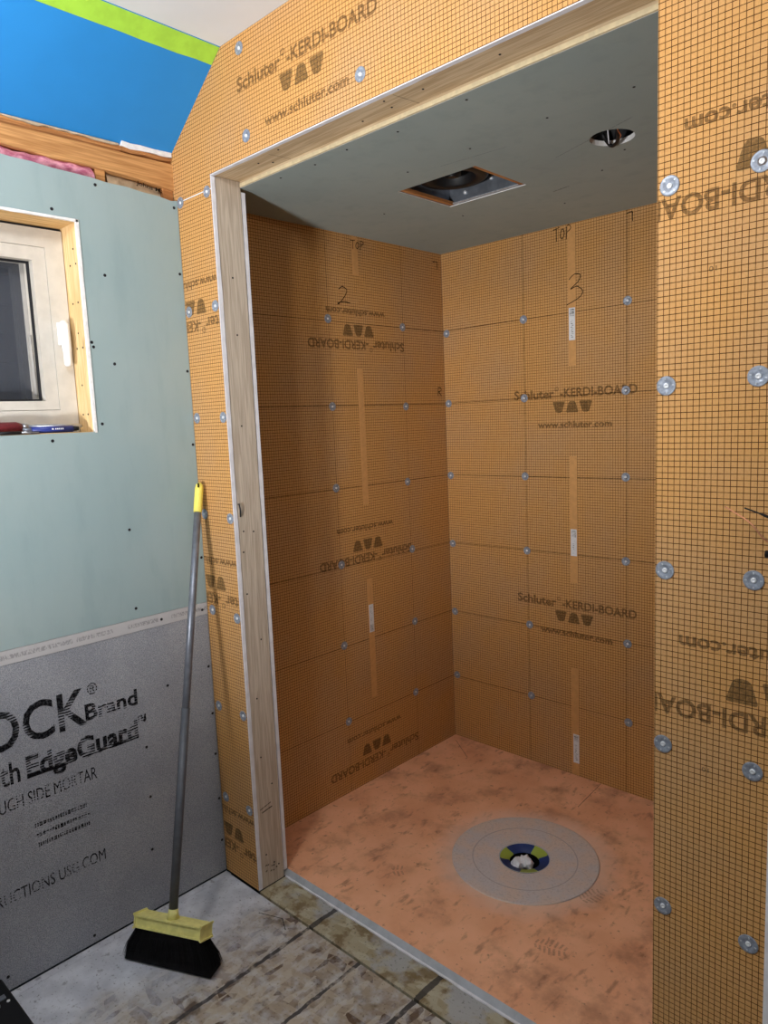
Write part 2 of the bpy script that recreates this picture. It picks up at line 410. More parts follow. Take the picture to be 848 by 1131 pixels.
# ------------------------------------------------------------------ left wall: moisture board above, cement board below
wl = struct(obj('wall_left', plate([(RY, -.05), (.1, -.05), (.1, 2.24), (RY, 2.24)], [[(-.925, 1.446), (-.303, 1.446), (-.303, 2.011), (-.925, 2.011)]], lambda u, v, d: V(-.102 - d, u, v), .038), [M['wall_plain'], M['wall_plain']]))
GT0, GT1 = 2.112, 2.142
win_h = [(-.92, 1.451), (-.308, 1.451), (-.308, 2.006), (-.92, 2.006)]
top = [(0, GT0), (-.02, 2.108)] + [(-.06 - .05 * i, GT0 + (.06 + .05 * i) * .055 + random.uniform(-.0025, .0025)) for i in range(11)] + [(RY, GT1 + .02)]
gb = plate([(RY, .9075), (0, .9075)] + top, [win_h], lambda u, v, d: V(-d, u, v), .0127)
obj('moisture_board', gb, [M['green'], M['core']], wl)
cb = plate([(RY, .004), (-.001, .004), (-.001, .9065), (RY, .9065)], [], lambda u, v, d: V(.0005 - d, u, v), .0127)
cbo = obj('cement_board', cb, [M['cement'], M['cement_edge']], wl)
obj('edge_strip', box(bm_new(), .0005, .0022, RY, -.001, .870, .9065, .0005), M['cement_edge'], cbo)
def wt(parent, body, w, h, y, z, mat='stencil', bold=.0, shear=0):
    obj('printed_lettering', text_bm(body, w, h, V(.0012, y, z), Y, Z, bold, shear), M[mat], parent)
wt(cbo, 'DUROCK', .525, .108, -.668, .700, bold=.015)
wt(cbo, '\u00ae', .030, .034, -.386, .742, bold=.01)
wt(cbo, 'Brand', .155, .048, -.334, .678, bold=.025)
wt(cbo, 'with', .108, .062, -.648, .583, bold=.015)
wt(cbo, 'EdgeGuard', .315, .080, -.420, .574, bold=.035)
b = bm_new(); ribbon(b, [(.0011, -.578, .558), (.0011, -.47, .556)], .010, X); ribbon(b, [(.0011, -.43, .556), (.0011, -.262, .558)], .010, X); obj('printed_underline', b, M['stencil'], cbo)
wt(cbo, '\u2122', .030, .018, -.250, .610, bold=.01)
wt(cbo, 'ROUGH SIDE MORTAR', .300, .036, -.545, .500, bold=.0)
for zz, y0, y1 in ((.418, -.572, -.432), (.390, -.570, -.424), (.362, -.568, -.426)):       # three lines too blurred to read
    b = bm_new(); y = y0
    while y < y1:
        wd = random.uniform(.003, .008)
        ribbon(b, [(.0011, y, zz), (.0011, min(y + wd, y1), zz)], random.uniform(.009, .014), X); y += wd + random.uniform(.0015, .003)
    obj('blurred_print', b, M['stencil_small'], cbo)
wt(cbo, 'INSTRUCTIONS USG.COM', .355, .034, -.570, .252, bold=.0)
# screw heads
def screw_mesh(r, mat):
    b = bm_new(); rr = lathe(b, [(r, 0), (r, .0006), (r * .75, .0012), (r * .3, .0007)], (0, 0, 0), 12); b.faces.new(rr[-1])
    me = bpy.data.meshes.new('screw_head'); b.to_mesh(me); b.free(); me.materials.append(mat); return me
SC = screw_mesh(.0042, M['screw']); SCS = screw_mesh(.003, M['screw'])
RX90 = (0, math.pi / 2, 0)                          # +z -> +x
for y, z in [(-.37, 2.008 + .018), (-.242, 1.874), (-.236, 1.636), (-.296, 1.692), (-.292, 1.68), (-.287, 1.472), (-.426, 1.432), (-.012, 2.09), (-.009, 1.903), (-.008, 1.62), (-.008, 1.40), (-.235, 1.169), (-.247, 2.109), (-.008, 1.05), (-.236, .938)]:
    inst('screw', SC, (.0001, y, z), wl, RX90)
for y, z in [(-.157, .681), (-.24, .600), (-.241, .516), (-.242, .36), (-.251, .195), (-.012, .70), (-.010, .544), (-.010, .408), (-.009, .255), (-.010, .111), (-.160, .888), (-.677, .043), (-.446, .026), (-.02, .886)]:
    inst('screw', SC, (.0022 if .87 < z < .9 else .0006, y, z), cbo, RX90)

# framing laid bare above the moisture board
def ragged_beam(x0, x1, ys, zlo, zhi):
    b = bm_new(); L = []
    for y, a, c in zip(ys, zlo, zhi): L.append([b.verts.new(p) for p in (V(x1, y, a), V(x1, y, c), V(x0, y, c), V(x0, y, a))])
    for p, q in zip(L, L[1:]):
        for i in range(4): b.faces.new((p[i], p[(i + 1) % 4], q[(i + 1) % 4], q[i]))
    b.faces.new(L[0]); b.faces.new(L[-1][::-1]); bmesh.ops.recalc_face_normals(b, faces=b.faces[:]); return b
ys = [RY, -1.2] + [-.6 + i * .05 for i in range(13)]
obj('top_plate', ragged_beam(-.10, -.012, ys, [2.166] * 2 + [2.167, 2.166, 2.168, 2.165, 2.163, 2.158, 2.160, 2.160, 2.158, 2.156, 2.153, 2.147, 2.142][:13], [2.2155] * 15), M['plate_wood'], wl)
obj('top_plate', ragged_beam(-.10, -.020, ys, [2.2185] * 15, [2.236] * 2 + [2.236 + random.uniform(-.003, .002) for i in range(13)]), M['plate_wood2'], wl)
obj('blocking', box(bm_new(), -.10, -.022, -.232, -.205, 2.08, 2.163, .001), M['plate_wood'], wl)
obj('blocking', box(bm_new(), -.10, -.016, -.034, -.002, 2.09, 2.146, .001), M['plate_wood2'], wl)
b = ragged_beam(-.03, -.008, [-.155, -.13, -.10, -.06, -.03, -.002], [2.232, 2.228, 2.231, 2.233, 2.231, 2.234], [2.246, 2.244, 2.246, 2.245, 2.246, 2.247])
obj('plaster_fragment', b, M['core'], wl)
b = ragged_beam(-.03, -.014, [-.9 + i * .018 for i in range(42)], [2.2335 + random.uniform(-.003, .003) for i in range(42)], [2.2385] * 42)
obj('plaster_fragment', b, M['kraft'], wl)
b = ragged_beam(-.03, -.010, [-.16, -.13, -.09, -.04, -.002], [2.221, 2.218, 2.222, 2.220, 2.224], [2.231] * 5)
obj('lath_fragment', b, M['plate_wood2'], wl)
b = bm_new()                                                       # a fluffy band of glass wool
rows = []
for i in range(60):
    y = -1.2 + i * (.965 / 59); row = []
    for j in range(8):
        a = math.pi * 2 * j / 8; r = .020 + random.uniform(-.004, .005)
        row.append(b.verts.new(V(-.040 + r * 1.2 * math.cos(a), y + random.uniform(-.004, .004), 2.146 + .005 * math.sin(i * .5) + r * 1.05 * math.sin(a))))
    rows.append(row)
for p, q in zip(rows, rows[1:]):
    for j in range(8): f = b.faces.new((p[j], p[(j + 1) % 8], q[(j + 1) % 8], q[j])); f.smooth = True
b.faces.new(rows[0]); b.faces.new(rows[-1][::-1])
tag(obj('insulation_batt', b, M['wool']), 'pink glass wool insulation showing in the gap above the grey-green board', 'insulation')
b = bm_new(); rows = []
for i in range(9):
    y = -.195 + i * .02
    rows.append([b.verts.new(V(-.030 + dx_ + random.uniform(-.003, .003), y, z_ + random.uniform(-.002, .002) - i * .0018)) for dx_, z_ in ((0, 2.095), (.004, 2.125), (-.006, 2.160), (-.02, 2.172))])
for p, q in zip(rows, rows[1:]):
    for j in range(3): b.faces.new((p[j], p[j + 1], q[j + 1], q[j]))
kp = tag(obj('insulation_facing_paper', b, M['kraft']), 'crumpled tan paper facing with black lettering tucked under the timber plate', 'paper')
obj('printed_lettering', text_bm('Johns Ma', .085, .015, V(-.0205, -.072, 2.1395), V(0, 1, -.12).normalized(), V(0, .12, 1).normalized(), .01), M['pen'], kp)

# ------------------------------------------------------------------ slope, room ceiling, tape
sl_n = V(-(ZC - 2.2535), 0, XS).normalized()          # points up and away from the room
def slope_pt(x, y, off=0):
    z = 2.2535 + x * (ZC - 2.2535) / XS; return V(x, y, z) + sl_n * off
b = bm_new(); x0 = -.022
vs_ = [b.verts.new(p) for p in (slope_pt(x0, RY), slope_pt(x0, 0.0), slope_pt(XS, 0.0), slope_pt(XS, RY), slope_pt(x0, RY, .015), slope_pt(x0, 0.0, .015), slope_pt(XS, 0.0, .015), slope_pt(XS, RY, .015))]
for f in ((0, 1, 2, 3), (7, 6, 5, 4), (0, 4, 5, 1), (1, 5, 6, 2), (2, 6, 7, 3), (3, 7, 4, 0)): b.faces.new([vs_[i] for i in f])
bmesh.ops.recalc_face_normals(b, faces=b.faces[:])
struct(obj('ceiling_slope', b, M['blue']))
struct(obj('ceiling', box(bm_new(), XS - .003, RX, RY, .0, ZC, ZC + .02), M['white']))
b = bm_new(); rows = []
for i in range(40):
    y = -2.0 + i * (2.0 / 39) - .001
    xa, xb = .218 + random.uniform(-.0015, .0015), XS - .002
    rows.append([b.verts.new(slope_pt(xa, y, -.0008)), b.verts.new(slope_pt(xb, y, -.0008)), b.verts.new(slope_pt(xb, y, -.0002)), b.verts.new(slope_pt(xa, y, -.0002))])
for p, q in zip(rows, rows[1:]):
    for j in range(4): b.faces.new((p[j], p[(j + 1) % 4], q[(j + 1) % 4], q[j]))
bmesh.ops.recalc_face_normals(b, faces=b.faces[:])
tag(obj('masking_tape', b, M['tape']), 'bright green masking tape along the top edge of the blue slope', 'tape')

# ------------------------------------------------------------------ front wall
wf = struct(empty('wall_front', (0, 0, 0)))
obj('stud_core', box(bm_new(), -.10, .136, .0135, .101, 0, ZC), M['wall_plain'], wf)
obj('header_core', box(bm_new(), .137, XR + .14, .0135, .101, H_ + .039, ZC), M['wall_plain'], wf)
obj('stud_core', box(bm_new(), XR + .040, RX, .0135, .101, 0, H_ + .038), M['wall_plain'], wf)
mp_f = lambda u, v, d: V(u, d, v)
bd_l = obj('foam_board', plate([(.0012, .003), (A_, .003), (A_, 2.1035), (.0012, 2.1035)], [], mp_f, .0125), [M['foam_xz'], M['white_edge']], wf)
bd_h = obj('foam_board', plate([(-.021, 2.1065), (A_, 2.1065), (A_, H_), (XR + .0005, H_), (XR + .0005, ZC - .0005), (XS, ZC - .0005), (-.021, 2.2535 - .021 * (ZC - 2.2535) / XS)], [], mp_f, .0125), [M['foam_xz'], M['white_edge']], wf)
bd_r = obj('foam_board', plate([(XR + .001, .003), (XP, .003), (XP, ZC - .0005), (XR + .001, ZC - .0005)], [], mp_f, .0125), [M['foam_xz'], M['white_edge']], wf)
# white joint compound in the joint, corner bead at the right end
obj('joint_filler', box(bm_new(), .001, A_ - .001, .0006, .012, 2.1036, 2.1064), M['core'], wf)
b = bm_new(); rows = []
for i in range(60):
    z = .003 + i * (ZC - .006) / 59; xw = XP + .0135 + random.uniform(-.0012, .0012)
    rows.append([b.verts.new(p) for p in (V(XP + .0004, -.0012, z), V(xw, -.0018, z), V(xw, .0125, z), V(XP + .0004, .0125, z))])
for p, q in zip(rows, rows[1:]):
    for j in range(4): b.faces.new((p[j], p[(j + 1) % 4], q[(j + 1) % 4], q[j]))
b.faces.new(rows[0]); b.faces.new(rows[-1]); bmesh.ops.recalc_face_normals(b, faces=b.faces[:])
obj('corner_bead', b, M['white_edge'], wf)
obj('painted_board', box(bm_new(), XP + .0155, RX, .001, .0125, .003, ZC), M['blue'], wf)

# printing on the foam boards
SQ = 'Schluter\u00ae-KERDI-BOARD'
def brand_print(parent, o, ux, uz, nrm, clips=(), skip=()):
    """o: left end of the headline at mid height; whole print block 0.505 m wide"""
    o = o + nrm * .0005
    obj('printed_lettering', kerdi_line(o, ux, uz, clips), M['print'], parent)
    bm = text_bm('www.schluter.com', .305, .026, o + ux * .258 - uz * .117, ux, uz, .027, 0, clips)
    if len(bm.verts): obj('printed_lettering', bm, M['print'], parent)
    else: bm.free()
    for i in range(3):
        u0 = .170 + i * .0555; sgn = 1 if i != 1 else -1; b2 = bm_new()
        wt_, wb, hh = .026, .013, .021
        pts = []
        cs = [(-wt_, hh), (wt_, hh), (wb, -hh), (-wb, -hh)]
        for j in range(4):                                             # rounded corners
            p0 = Vector(cs[j - 1]); p1 = Vector(cs[j]); p2 = Vector(cs[(j + 1) % 4])
            rr = .006 if j < 2 else .010
            a = p1 + (p0 - p1).normalized() * rr; c_ = p1 + (p2 - p1).normalized() * rr
            for t in (0, .33, .67, 1): pts.append(a * (1 - t) ** 2 + p1 * 2 * t * (1 - t) + c_ * t * t)
        b2.faces.new([b2.verts.new(o + ux * (u0 + .027 + p.x) + uz * (-.052 + p.y * sgn)) for p in pts])
        for co, no in clips: clip(b2, co, no)
        if len(b2.verts): obj('printed_logo', b2, M['print_logo'], parent)
        else: b2.free()
def kerdi_line(o, ux, uz, clips):
    bm = text_bm('Schluter', .178, .036, o + ux * .089, ux, uz, .027, 0, clips)
    b2 = text_bm('\u00ae', .017, .017, o + ux * .189 + uz * .016, ux, uz, .02, 0, clips); merge(bm, b2)
    b3 = text_bm('-KERDI-BOARD', .302, .0345, o + ux * .354 + uz * .0005, ux, uz, .027, 0, clips); merge(bm, b3)
    return bm
brand_print(bd_h, V(.324, 0, 2.322), X, Z, -Y)
cl_l = [(V(A_ - .002, 0, 0), X), (V(.003, 0, 0), -X)]
for z in (1.748, .925, .105): brand_print(bd_l, V(.283, 0, z), -X, -Z, -Y, cl_l)
cl_r = [(V(XP - .001, 0, 0), X), (V(XR + .003, 0, 0), -X)]
for z in (1.770, .936, .112): brand_print(bd_r, V(1.886, 0, z), -X, -Z, -Y, cl_r)
for z in (1.665, .835): obj('printed_lettering', text_bm('10', .012, .008, V(1.522, -.0006, z), -X, -Z, .02), M['print'], bd_r)

# washers
def washer_meshes():
    b = bm_new()
    rr = lathe(b, [(.0160, .0002), (.0160, .0012), (.0150, .0016), (.0085, .0012), (.0065, -.0002), (.0045, -.0002)], (0, 0, 0), 24)
    b.faces.new(rr[-1])
    for a in range(4):                                               # four raised prongs
        t = a * math.pi / 2 + .5; c_, s_ = math.cos(t), math.sin(t); q = bmesh.new(); bmesh.ops.create_cube(q, size=1)
        for v in q.verts:
            u, w_ = v.co.x * .0032 + .0115, v.co.y * .0022
            v.co = V(u * c_ - w_ * s_, u * s_ + w_ * c_, .0016 + v.co.z * .0012)
        merge(b, q, 1)
    me = bpy.data.meshes.new('washer'); b.to_mesh(me); b.free(); me.materials.append(M['zinc_dark']); me.materials.append(M['zinc'])
    b = bm_new(); rr = lathe(b, [(.0044, -.0002), (.0044, .0014), (.0038, .0020), (.0018, .0020), (.0014, .0008)], (0, 0, 0), 14); b.faces.new(rr[-1])
    ms = bpy.data.meshes.new('washer_screw'); b.to_mesh(ms); b.free(); ms.materials.append(M['bright'])
    return me, ms
WM, WS = washer_meshes()
def washer(parent, p, face, spin=0, bright=False):
    rot = {'y': (math.pi / 2, 0, 0), 'x': (0, math.pi / 2, 0)}[face]          # +z -> -y / +x
    nrm = {'y': -Y, 'x': X}[face]; q = Vector(p) + nrm * .0004
    from mathutils import Euler
    e = (Euler(rot).to_matrix() @ Matrix.Rotation(spin, 3, 'Z')).to_euler()
    o = inst('washer', WM, q, parent, e)
    s_ = bpy.data.objects.new('screw', WS); COL.objects.link(s_); s_.parent = o; ORIG[s_.name] = q
    return o
for p in [(1.453, 1.805), (1.450, 1.488), (1.450, 1.175), (1.449, .861), (1.451, .550), (1.590, 1.807), (1.592, 1.494), (1.592, 1.175), (1.597, .856), (1.597, .548), (1.45, .24), (1.595, .24), (1.452, 2.12), (1.592, 2.12)]:
    washer(wf, (p[0], 0, p[1]), 'y', random.uniform(0, 1.5))
for p in [(.343, 2.407), (.771, 2.201), (.351, 2.193), (.156, 2.101), (.018, 2.102), (.159, 1.791), (.022, 1.791), (.022, 1.479), (.160, 1.477), (.026, 1.187), (.160, 1.181), (.160, .879), (.030, .886), (.156, .573), (.026, .573), (.154, .264), (.028, .266)]:
    washer(wf, (p[0], 0, p[1]), 'y', random.uniform(0, 1.5))

# jamb and header of the opening, with the white board edges that show beside the timber
tj = struct(obj('trim_1', box(bm_new(), A_ - .038, A_, .0135, .100, .0015, H_ - .0005, .0012), M['jamb_wood']))
def ragged_strip(mp, n, lo, hi, w0, w1, wob):
    """long thin strip; mp(t, u, v): t along, u across, v out"""
    b = bm_new(); rows = []; pr = 0
    for i in range(n + 1):
        t = lo + (hi - lo) * i / n; pr = pr * .6 + random.uniform(-wob, wob)
        rows.append([b.verts.new(mp(t, u, v)) for u, v in ((w0, -.003), (w0 - pr * .3, .0018), (w1 + pr, .0018), (w1 + pr, -.003))])
    for p, q in zip(rows, rows[1:]):
        for j in range(4): b.faces.new((p[j], p[(j + 1) % 4], q[(j + 1) % 4], q[j]))
    b.faces.new(rows[0]); b.faces.new(rows[-1]); bmesh.ops.recalc_face_normals(b, faces=b.faces[:]); return b
obj('board_edge', ragged_strip(lambda t, u, v: V(A_ + v, u, t), 90, .004, H_ - .004, .0005, .0135, .0008), M['white_edge'], tj)
obj('board_edge', ragged_strip(lambda t, u, v: V(A_ - .003 + v, u, t), 90, .022, H_ - .028, .1155, .103, .0012), M['white_edge'], tj)
th = struct(obj('trim_2', box(bm_new(), A_ - .039, XR + .039, .0135, .1005, H_, H_ + .038, .0012), M['header_wood']))
obj('board_edge', ragged_strip(lambda t, u, v: V(t, u, H_ - v), 70, A_ + .002, XR, .0005, .0135, .0008), M['white_edge'], th)
trj = struct(obj('trim_3', box(bm_new(), XR + .0005, XR + .0385, .0135, .100, .0015, H_ - .0005, .0012), M['jamb_wood']))
NAIL = screw_mesh(.0026, M['screw'])
for y, z in [(.032, 1.14), (.068, 1.135), (.027, 1.078), (.053, 1.871), (.056, 1.711), (.05, 1.45), (.03, .95), (.07, .80), (.04, .62), (.036, .108), (.065, .069), (.082, .055), (.04, .43), (.075, .33)]:
    inst('nail', NAIL, (A_ + .0001, y, z), tj, RX90)
b = bm_new(); tube(b, [(A_ + .001, .019, 1.222), (A_ + .006, .019, 1.224), (A_ + .007, .021, 1.205), (A_ + .004, .022, 1.185)], .0022, 6); obj('bent_nail', b, M['screw'], tj)
b = bm_new()
ribbon(b, [(A_ + .0004, .024, .262), (A_ + .0004, .066, .272)], .003, X); ribbon(b, [(A_ + .0004, .030, .250), (A_ + .0004, .070, .257)], .004, X)
for y, z in ((.030, .072), (.038, .070), (.052, .062), (.060, .060), (.030, .052), (.048, .046), (.058, .044), (.07, .05)): ribbon(b, [(A_ + .0004, y, z), (A_ + .0004, y + .006, z + random.uniform(-.003, .003))], .004, X)
obj('lumber_stamp', b, M['stamp'], tj)
for x, y in [(.44, .03), (.33, .05), (.36, .075), (.81, .030), (.80, .066), (.905, .05), (.704, .07), (1.1, .05)]: inst('nail', NAIL, (x, y, H_ - .0001), th, (math.pi, 0, 0))
b = bm_new(); ribbon(b, [(.845, .02, H_ - .0005), (.855, .098, H_ - .0005)], .0012, -Z); ribbon(b, [(.40, .03, H_ - .0005), (.41, .098, H_ - .0005)], .0012, -Z); obj('saw_mark', b, M['stamp'], th)

# ------------------------------------------------------------------ alcove
wal = struct(obj('wall_alcove_left', plate([(.102, .012), (D_, .012), (D_, HC), (.102, HC)], [], lambda u, v, d: V(W_ - d, u, v), .0125), [M['foam_yz'], M['white_edge']]))
wab = struct(obj('wall_alcove_back', plate([(W_ + .0004, .012), (XA, .012), (XA, HC), (W_ + .0004, HC)], [], lambda u, v, d: V(u, D_ + d, v), .0125), [M['foam_xz'], M['white_edge']]))
struct(obj('wall_alcove_right', plate([(.102, .012), (D_, .012), (D_, HC), (.102, HC)], [], lambda u, v, d: V(XA + d, u, v), .0125), [M['foam_yz'], M['white_edge']]))
circ = [(1.067 + .054 * math.cos(2 * math.pi * i / 28), .586 + .058 * math.sin(2 * math.pi * i / 28)) for i in range(28)]
fan_h = [(.436, .483), (.722, .483), (.722, .735), (.436, .735)]
ca = struct(obj('ceiling_alcove', plate([(W_, .1015), (XA, .1015), (XA, D_), (W_, D_)], [fan_h, circ], lambda u, v, d: V(u, v, HC + d), .0127), [M['green_ceiling'], M['core']]))
b = bm_new(); box(b, A_ + .004, XR, .0950, .1013, HC + .0004, HC + .0100); obj('cut_edge', b, M['cream_edge'], ca)
b = bm_new(); box(b, A_ + .004, XR, .0960, .1012, HC + .0105, H_ - .0006); obj('backing_strip', b, M['header_wood'], ca)
for x, y in [(.959, .13), (1.024, .35), (.791, .367), (.572, .375), (1.231, .352), (1.051, .69), (.934, .796), (.316, .135), (.454, .14), (.585, .131), (.745, .145), (.40, .85), (.70, 1.0), (.25, .62), (.95, 1.15)]:
    inst('screw', SCS, (x, y, HC - .0001), ca, (math.pi, 0, 0))
b = bm_new()
ribbon(b, [(.66, .50 - .09, HC - .0004), (.86, .43, HC - .0004)], .0015, -Z)
ribbon(b, [(.90, .60, HC - .0004), (1.16, .50, HC - .0004)], .002, -Z); ribbon(b, [(.74, .86, HC - .0004), (.80, .85, HC - .0004)], .006, -Z)
obj('scuff_mark', b, ink('grey scuff', (96, 98, 96), .5, 0, .6), ca)
# layout lines, blank strips, stickers
nl, nb = X, -Y
rows_z = [1.812, 1.510, 1.205, .909, .601, .302]
b = bm_new(); xl = W_ + .0005
for z in rows_z: ribbon(b, [(xl, .12, z), (xl, D_, z - .003)], .0024, nl)
for y in (.592, .992): ribbon(b, [(xl, y, T_), (xl, y, HC)], .0020, nl)
obj('layout_lines', b, M['pencil'], wal)
b = bm_new(); yl = D_ - .0005
for z in rows_z: ribbon(b, [(W_, yl, z - .002), (XA, yl, z + .004)], .0024, nb)
for x in (.380, .797): ribbon(b, [(x, yl, T_), (x, yl, HC)], .0020, nb)
obj('layout_lines', b, M['pencil'], wab)
M['blank'] = plain('unprinted fleece', (206, 154, 96), .86, 0, .04, 60)
for z0, z1 in ((1.985, HC - .004), (1.13, 1.645), (.36, .84)):
    obj('blank_strip', box(bm_new(), W_ + .0002, W_ + .0008, .725, .755, z0, z1), M['blank'], wal)
for z0, z1 in ((1.62, HC - .004), (.80, 1.285), (T_ + .002, .46)):
    obj('blank_strip', box(bm_new(), .571, .602, D_ - .0008, D_ - .0002, z0, z1), M['blank'], wab)
def sticker(parent, face, u, z0, z1):
    w2 = .0125
    if face == 'x': bb = box(bm_new(), W_ + .0009, W_ + .0014, u - w2, u + w2, z0, z1); P = lambda a, z: V(W_ + .0017, u + a, z); n_ = X
    else: bb = box(bm_new(), u - w2, u + w2, D_ - .0014, D_ - .0009, z0, z1); P = lambda a, z: V(u + a, D_ - .0017, z); n_ = -Y
    so = obj('label_sticker', bb, M['sticker'], parent)
    q = bm_new(); z = z1 - .006
    flip = face == 'x'
    for i in range(6):
        zz = (z0 + z1) - (z1 - .006 - i * .0045) if flip else z1 - .006 - i * .0045
        ribbon(q, [P(-.009, zz), P(.009, zz)], random.choice((.0015, .003)), n_)
    zz = z1 - .045
    while zz > z0 + .008:
        a = random.uniform(-.006, -.001); ribbon(q, [P(a, (z0 + z1) - zz if flip else zz), P(a + random.uniform(.004, .009), (z0 + z1) - zz if flip else zz)], .002, n_); zz -= .006
    obj('barcode', q, M['stencil_small'], so)
sticker(wab, 'y', .5865, 1.712, 1.828); sticker(wab, 'y', .5865, .905, 1.008); sticker(wab, 'y', .5900, .072, .190)
sticker(wal, 'x', .742, .624, .735)
# printing
for z in (1.732, .924, .106): brand_print(wal, V(W_, .994, z), -Y, -Z, X)
for z in (1.522, .712): brand_print(wab, V(.331, D_, z), X, Z, -Y)
# pen marks
def pen(parent, strokes, mp, wd, n_):
    q = bm_new()
    for st in strokes: ribbon(q, [mp(*p) for p in spline(st)], wd, n_)
    obj('pen_mark', q, M['pen'], parent)
mpl = lambda u, v: V(W_ + .0012, u, v); mpb = lambda u, v: V(u, D_ - .0012, v)
def place(st, u0, v0, w, h): return [[(u0 + p[0] * w, v0 + p[1] * h) for p in s_] for s_ in st]
TWO = [[(.1, .82), (.4, 1), (.75, .85), (.6, .5), (.1, .02), (.0, .03), (.5, .15), (1, .1)]]
THREE = [[(.15, .85), (.5, 1), (.85, .95), (.75, .75), (.25, .52), (.65, .58), (1, .4), (.8, .2), (.0, 0)]]
TOP_ = [[(0, .85), (.2, .9), (.38, .95)], [(.2, .9), (.19, .4), (.2, 0)], [(.5, .75), (.42, .35), (.52, .1), (.64, .4), (.6, .75), (.5, .75)], [(.75, .0), (.78, .5), (.78, .9)], [(.78, .95), (.95, .95), (1, .7), (.8, .5)]]
RR = [[(0, 0), (.05, .5), (.1, 1)], [(.1, 1), (.8, .9), (.7, .6), (.1, .5)], [(.2, .5), (.6, .2), (.9, 0)]]
SEV = [[(0, .9), (.5, 1), (1, 1)], [(1, 1), (.95, .5), (1, 0)]]
pen(wal, place(TWO, .643, 1.875, .062, .062), mpl, .0030, X)
pen(wal, place(TOP_, .718, 2.078, .068, .034), mpl, .0026, X)
pen(wal, place(RR, 1.198, 1.540, .026, .036), mpl, .0030, X)
pen(wal, place(SEV, 1.19, 2.06, .03, .03), mpl, .003, X)
pen(wab, place(THREE, .566, 1.840, .064, .105), mpb, .0028, -Y)
pen(wab, place(TOP_, .512, 2.072, .072, .050), mpb, .0028, -Y)
pen(wab, place(SEV, .795, 2.085, .022, .030), mpb, .0030, -Y)
for y, z in [(.59, 1.818), (.989, 1.812), (.591, 1.506), (.992, 1.500), (.589, 1.208), (.985, 1.196), (.597, .918), (.998, .915), (.59, .607), (.998, .607), (.594, .304), (.987, .301)]:
    washer(wal, (W_, y, z), 'x', random.uniform(0, 1.5))
for x, z in [(.001, 1.799), (.001, 1.507), (.001, 1.2), (.001, .902), (.002, .597), (.004, .306), (.379, 1.811), (.377, 1.511), (.375, 1.205), (.378, .906), (.385, .601), (.388, .302), (.799, 1.824), (.793, 1.518), (.793, 1.212), (.794, .906), (.801, .599), (.805, .297)]:
    washer(wab, (x, D_, z), 'y', random.uniform(0, 1.5))

# exhaust fan in the ceiling
ef = tag(empty('exhaust_fan', (.579, .609, HC + .0135)), 'bare exhaust fan housing set in the square cut-out of the alcove ceiling', 'exhaust fan')
x0, x1, y0, y1, z0, z1 = .4365, .7215, .4835, .7345, HC + .002, HC + .150
b = bm_new(); t_ = .0015
box(b, x0, x1, y0, y0 + t_, z0, z1); box(b, x0, x1, y1 - t_, y1, z0, z1); box(b, x0, x0 + t_, y0, y1, z0, z1); box(b, x1 - t_, x1, y0, y1, z0, z1); box(b, x0, x1, y0, y1, z1, z1 + t_)
obj('housing', b, M['galv_box'], ef)
b = bm_new(); lathe(b, [(.070, .070), (.070, .004), (.078, .0), (.098, .0), (.106, .006), (.106, .100)], (.560, .590, HC + .026), 40); obj('blower_scroll', b, M['black_plastic'], ef)
b = bm_new(); rr = lathe(b, [(.071, .0), (.0705, .002)], (.560, .590, HC + .085), 32); b.faces.new(rr[0]); obj('blower_wheel', b, M['black'], ef)
b = bm_new(); rr = lathe(b, [(.012, .0), (.026, .004), (.030, .05)], (.560, .590, HC + .032), 24); b.faces.new(rr[0]); obj('motor_hub', b, M['black_plastic'], ef)
for x, y, z in ((.60, y1 - .002, HC + .05), (.66, y1 - .002, HC + .075), (.50, y1 - .002, HC + .03)):
    b = bm_new(); rr = lathe(b, [(.006, 0), (.006, .003), (.003, .005)], (x, y, z), 12, 0, 'y'); b.faces.new(rr[-1]); obj('bolt', b, M['bright'], ef)
b = bm_new(); box(b, x0 + .002, x0 + .016, y0, y1, HC + .003, HC + .012); obj('mounting_flange', b, M['plate_wood2'], ef)
b = bm_new(); box(b, x1 - .016, x1 - .002, y0, y1, HC + .003, HC + .012); obj('mounting_flange', b, M['plate_wood2'], ef)
b = bm_new(); box(b, x0 + .02, x1 - .02, y1 - .012, y1 - .002, HC + .003, HC + .006); obj('mounting_flange', b, M['zinc'], ef)

# round light cut-out with loose cable
rc = tag(empty('light_cutout_box', (1.067, .586, HC + .0135)), 'dark round can with loose wires in the round hole of the alcove ceiling', 'junction box')
b = bm_new(); rr = lathe(b, [(.066, .0), (.066, .08), (.064, .081)], (1.067, .586, HC + .0135), 28); b.faces.new(rr[-1]); obj('can', b, M['black_plastic'], rc)
lc = rc
b = bm_new(); tube(b, spline([(1.02, .63, HC + .06), (1.035, .60, HC + .02), (1.045, .625, HC - .004), (1.075, .60, HC - .006), (1.095, .56, HC + .004), (1.10, .54, HC + .04)]), .0045, 8); obj('cable_sheath', b, M['black_plastic'], lc)
b = bm_new(); tube(b, spline([(1.06, .57, HC + .07), (1.05, .60, HC + .01), (1.04, .632, HC - .003), (1.065, .615, HC - .004), (1.09, .575, HC + .01)]), .0016, 6); obj('wire', b, M['paper_white'], lc)
b = bm_new(); tube(b, spline([(1.09, .56, HC + .07), (1.10, .545, HC + .005), (1.095, .575, HC - .006), (1.07, .60, HC - .003)]), .0014, 6); obj('wire', b, M['copper'], lc)

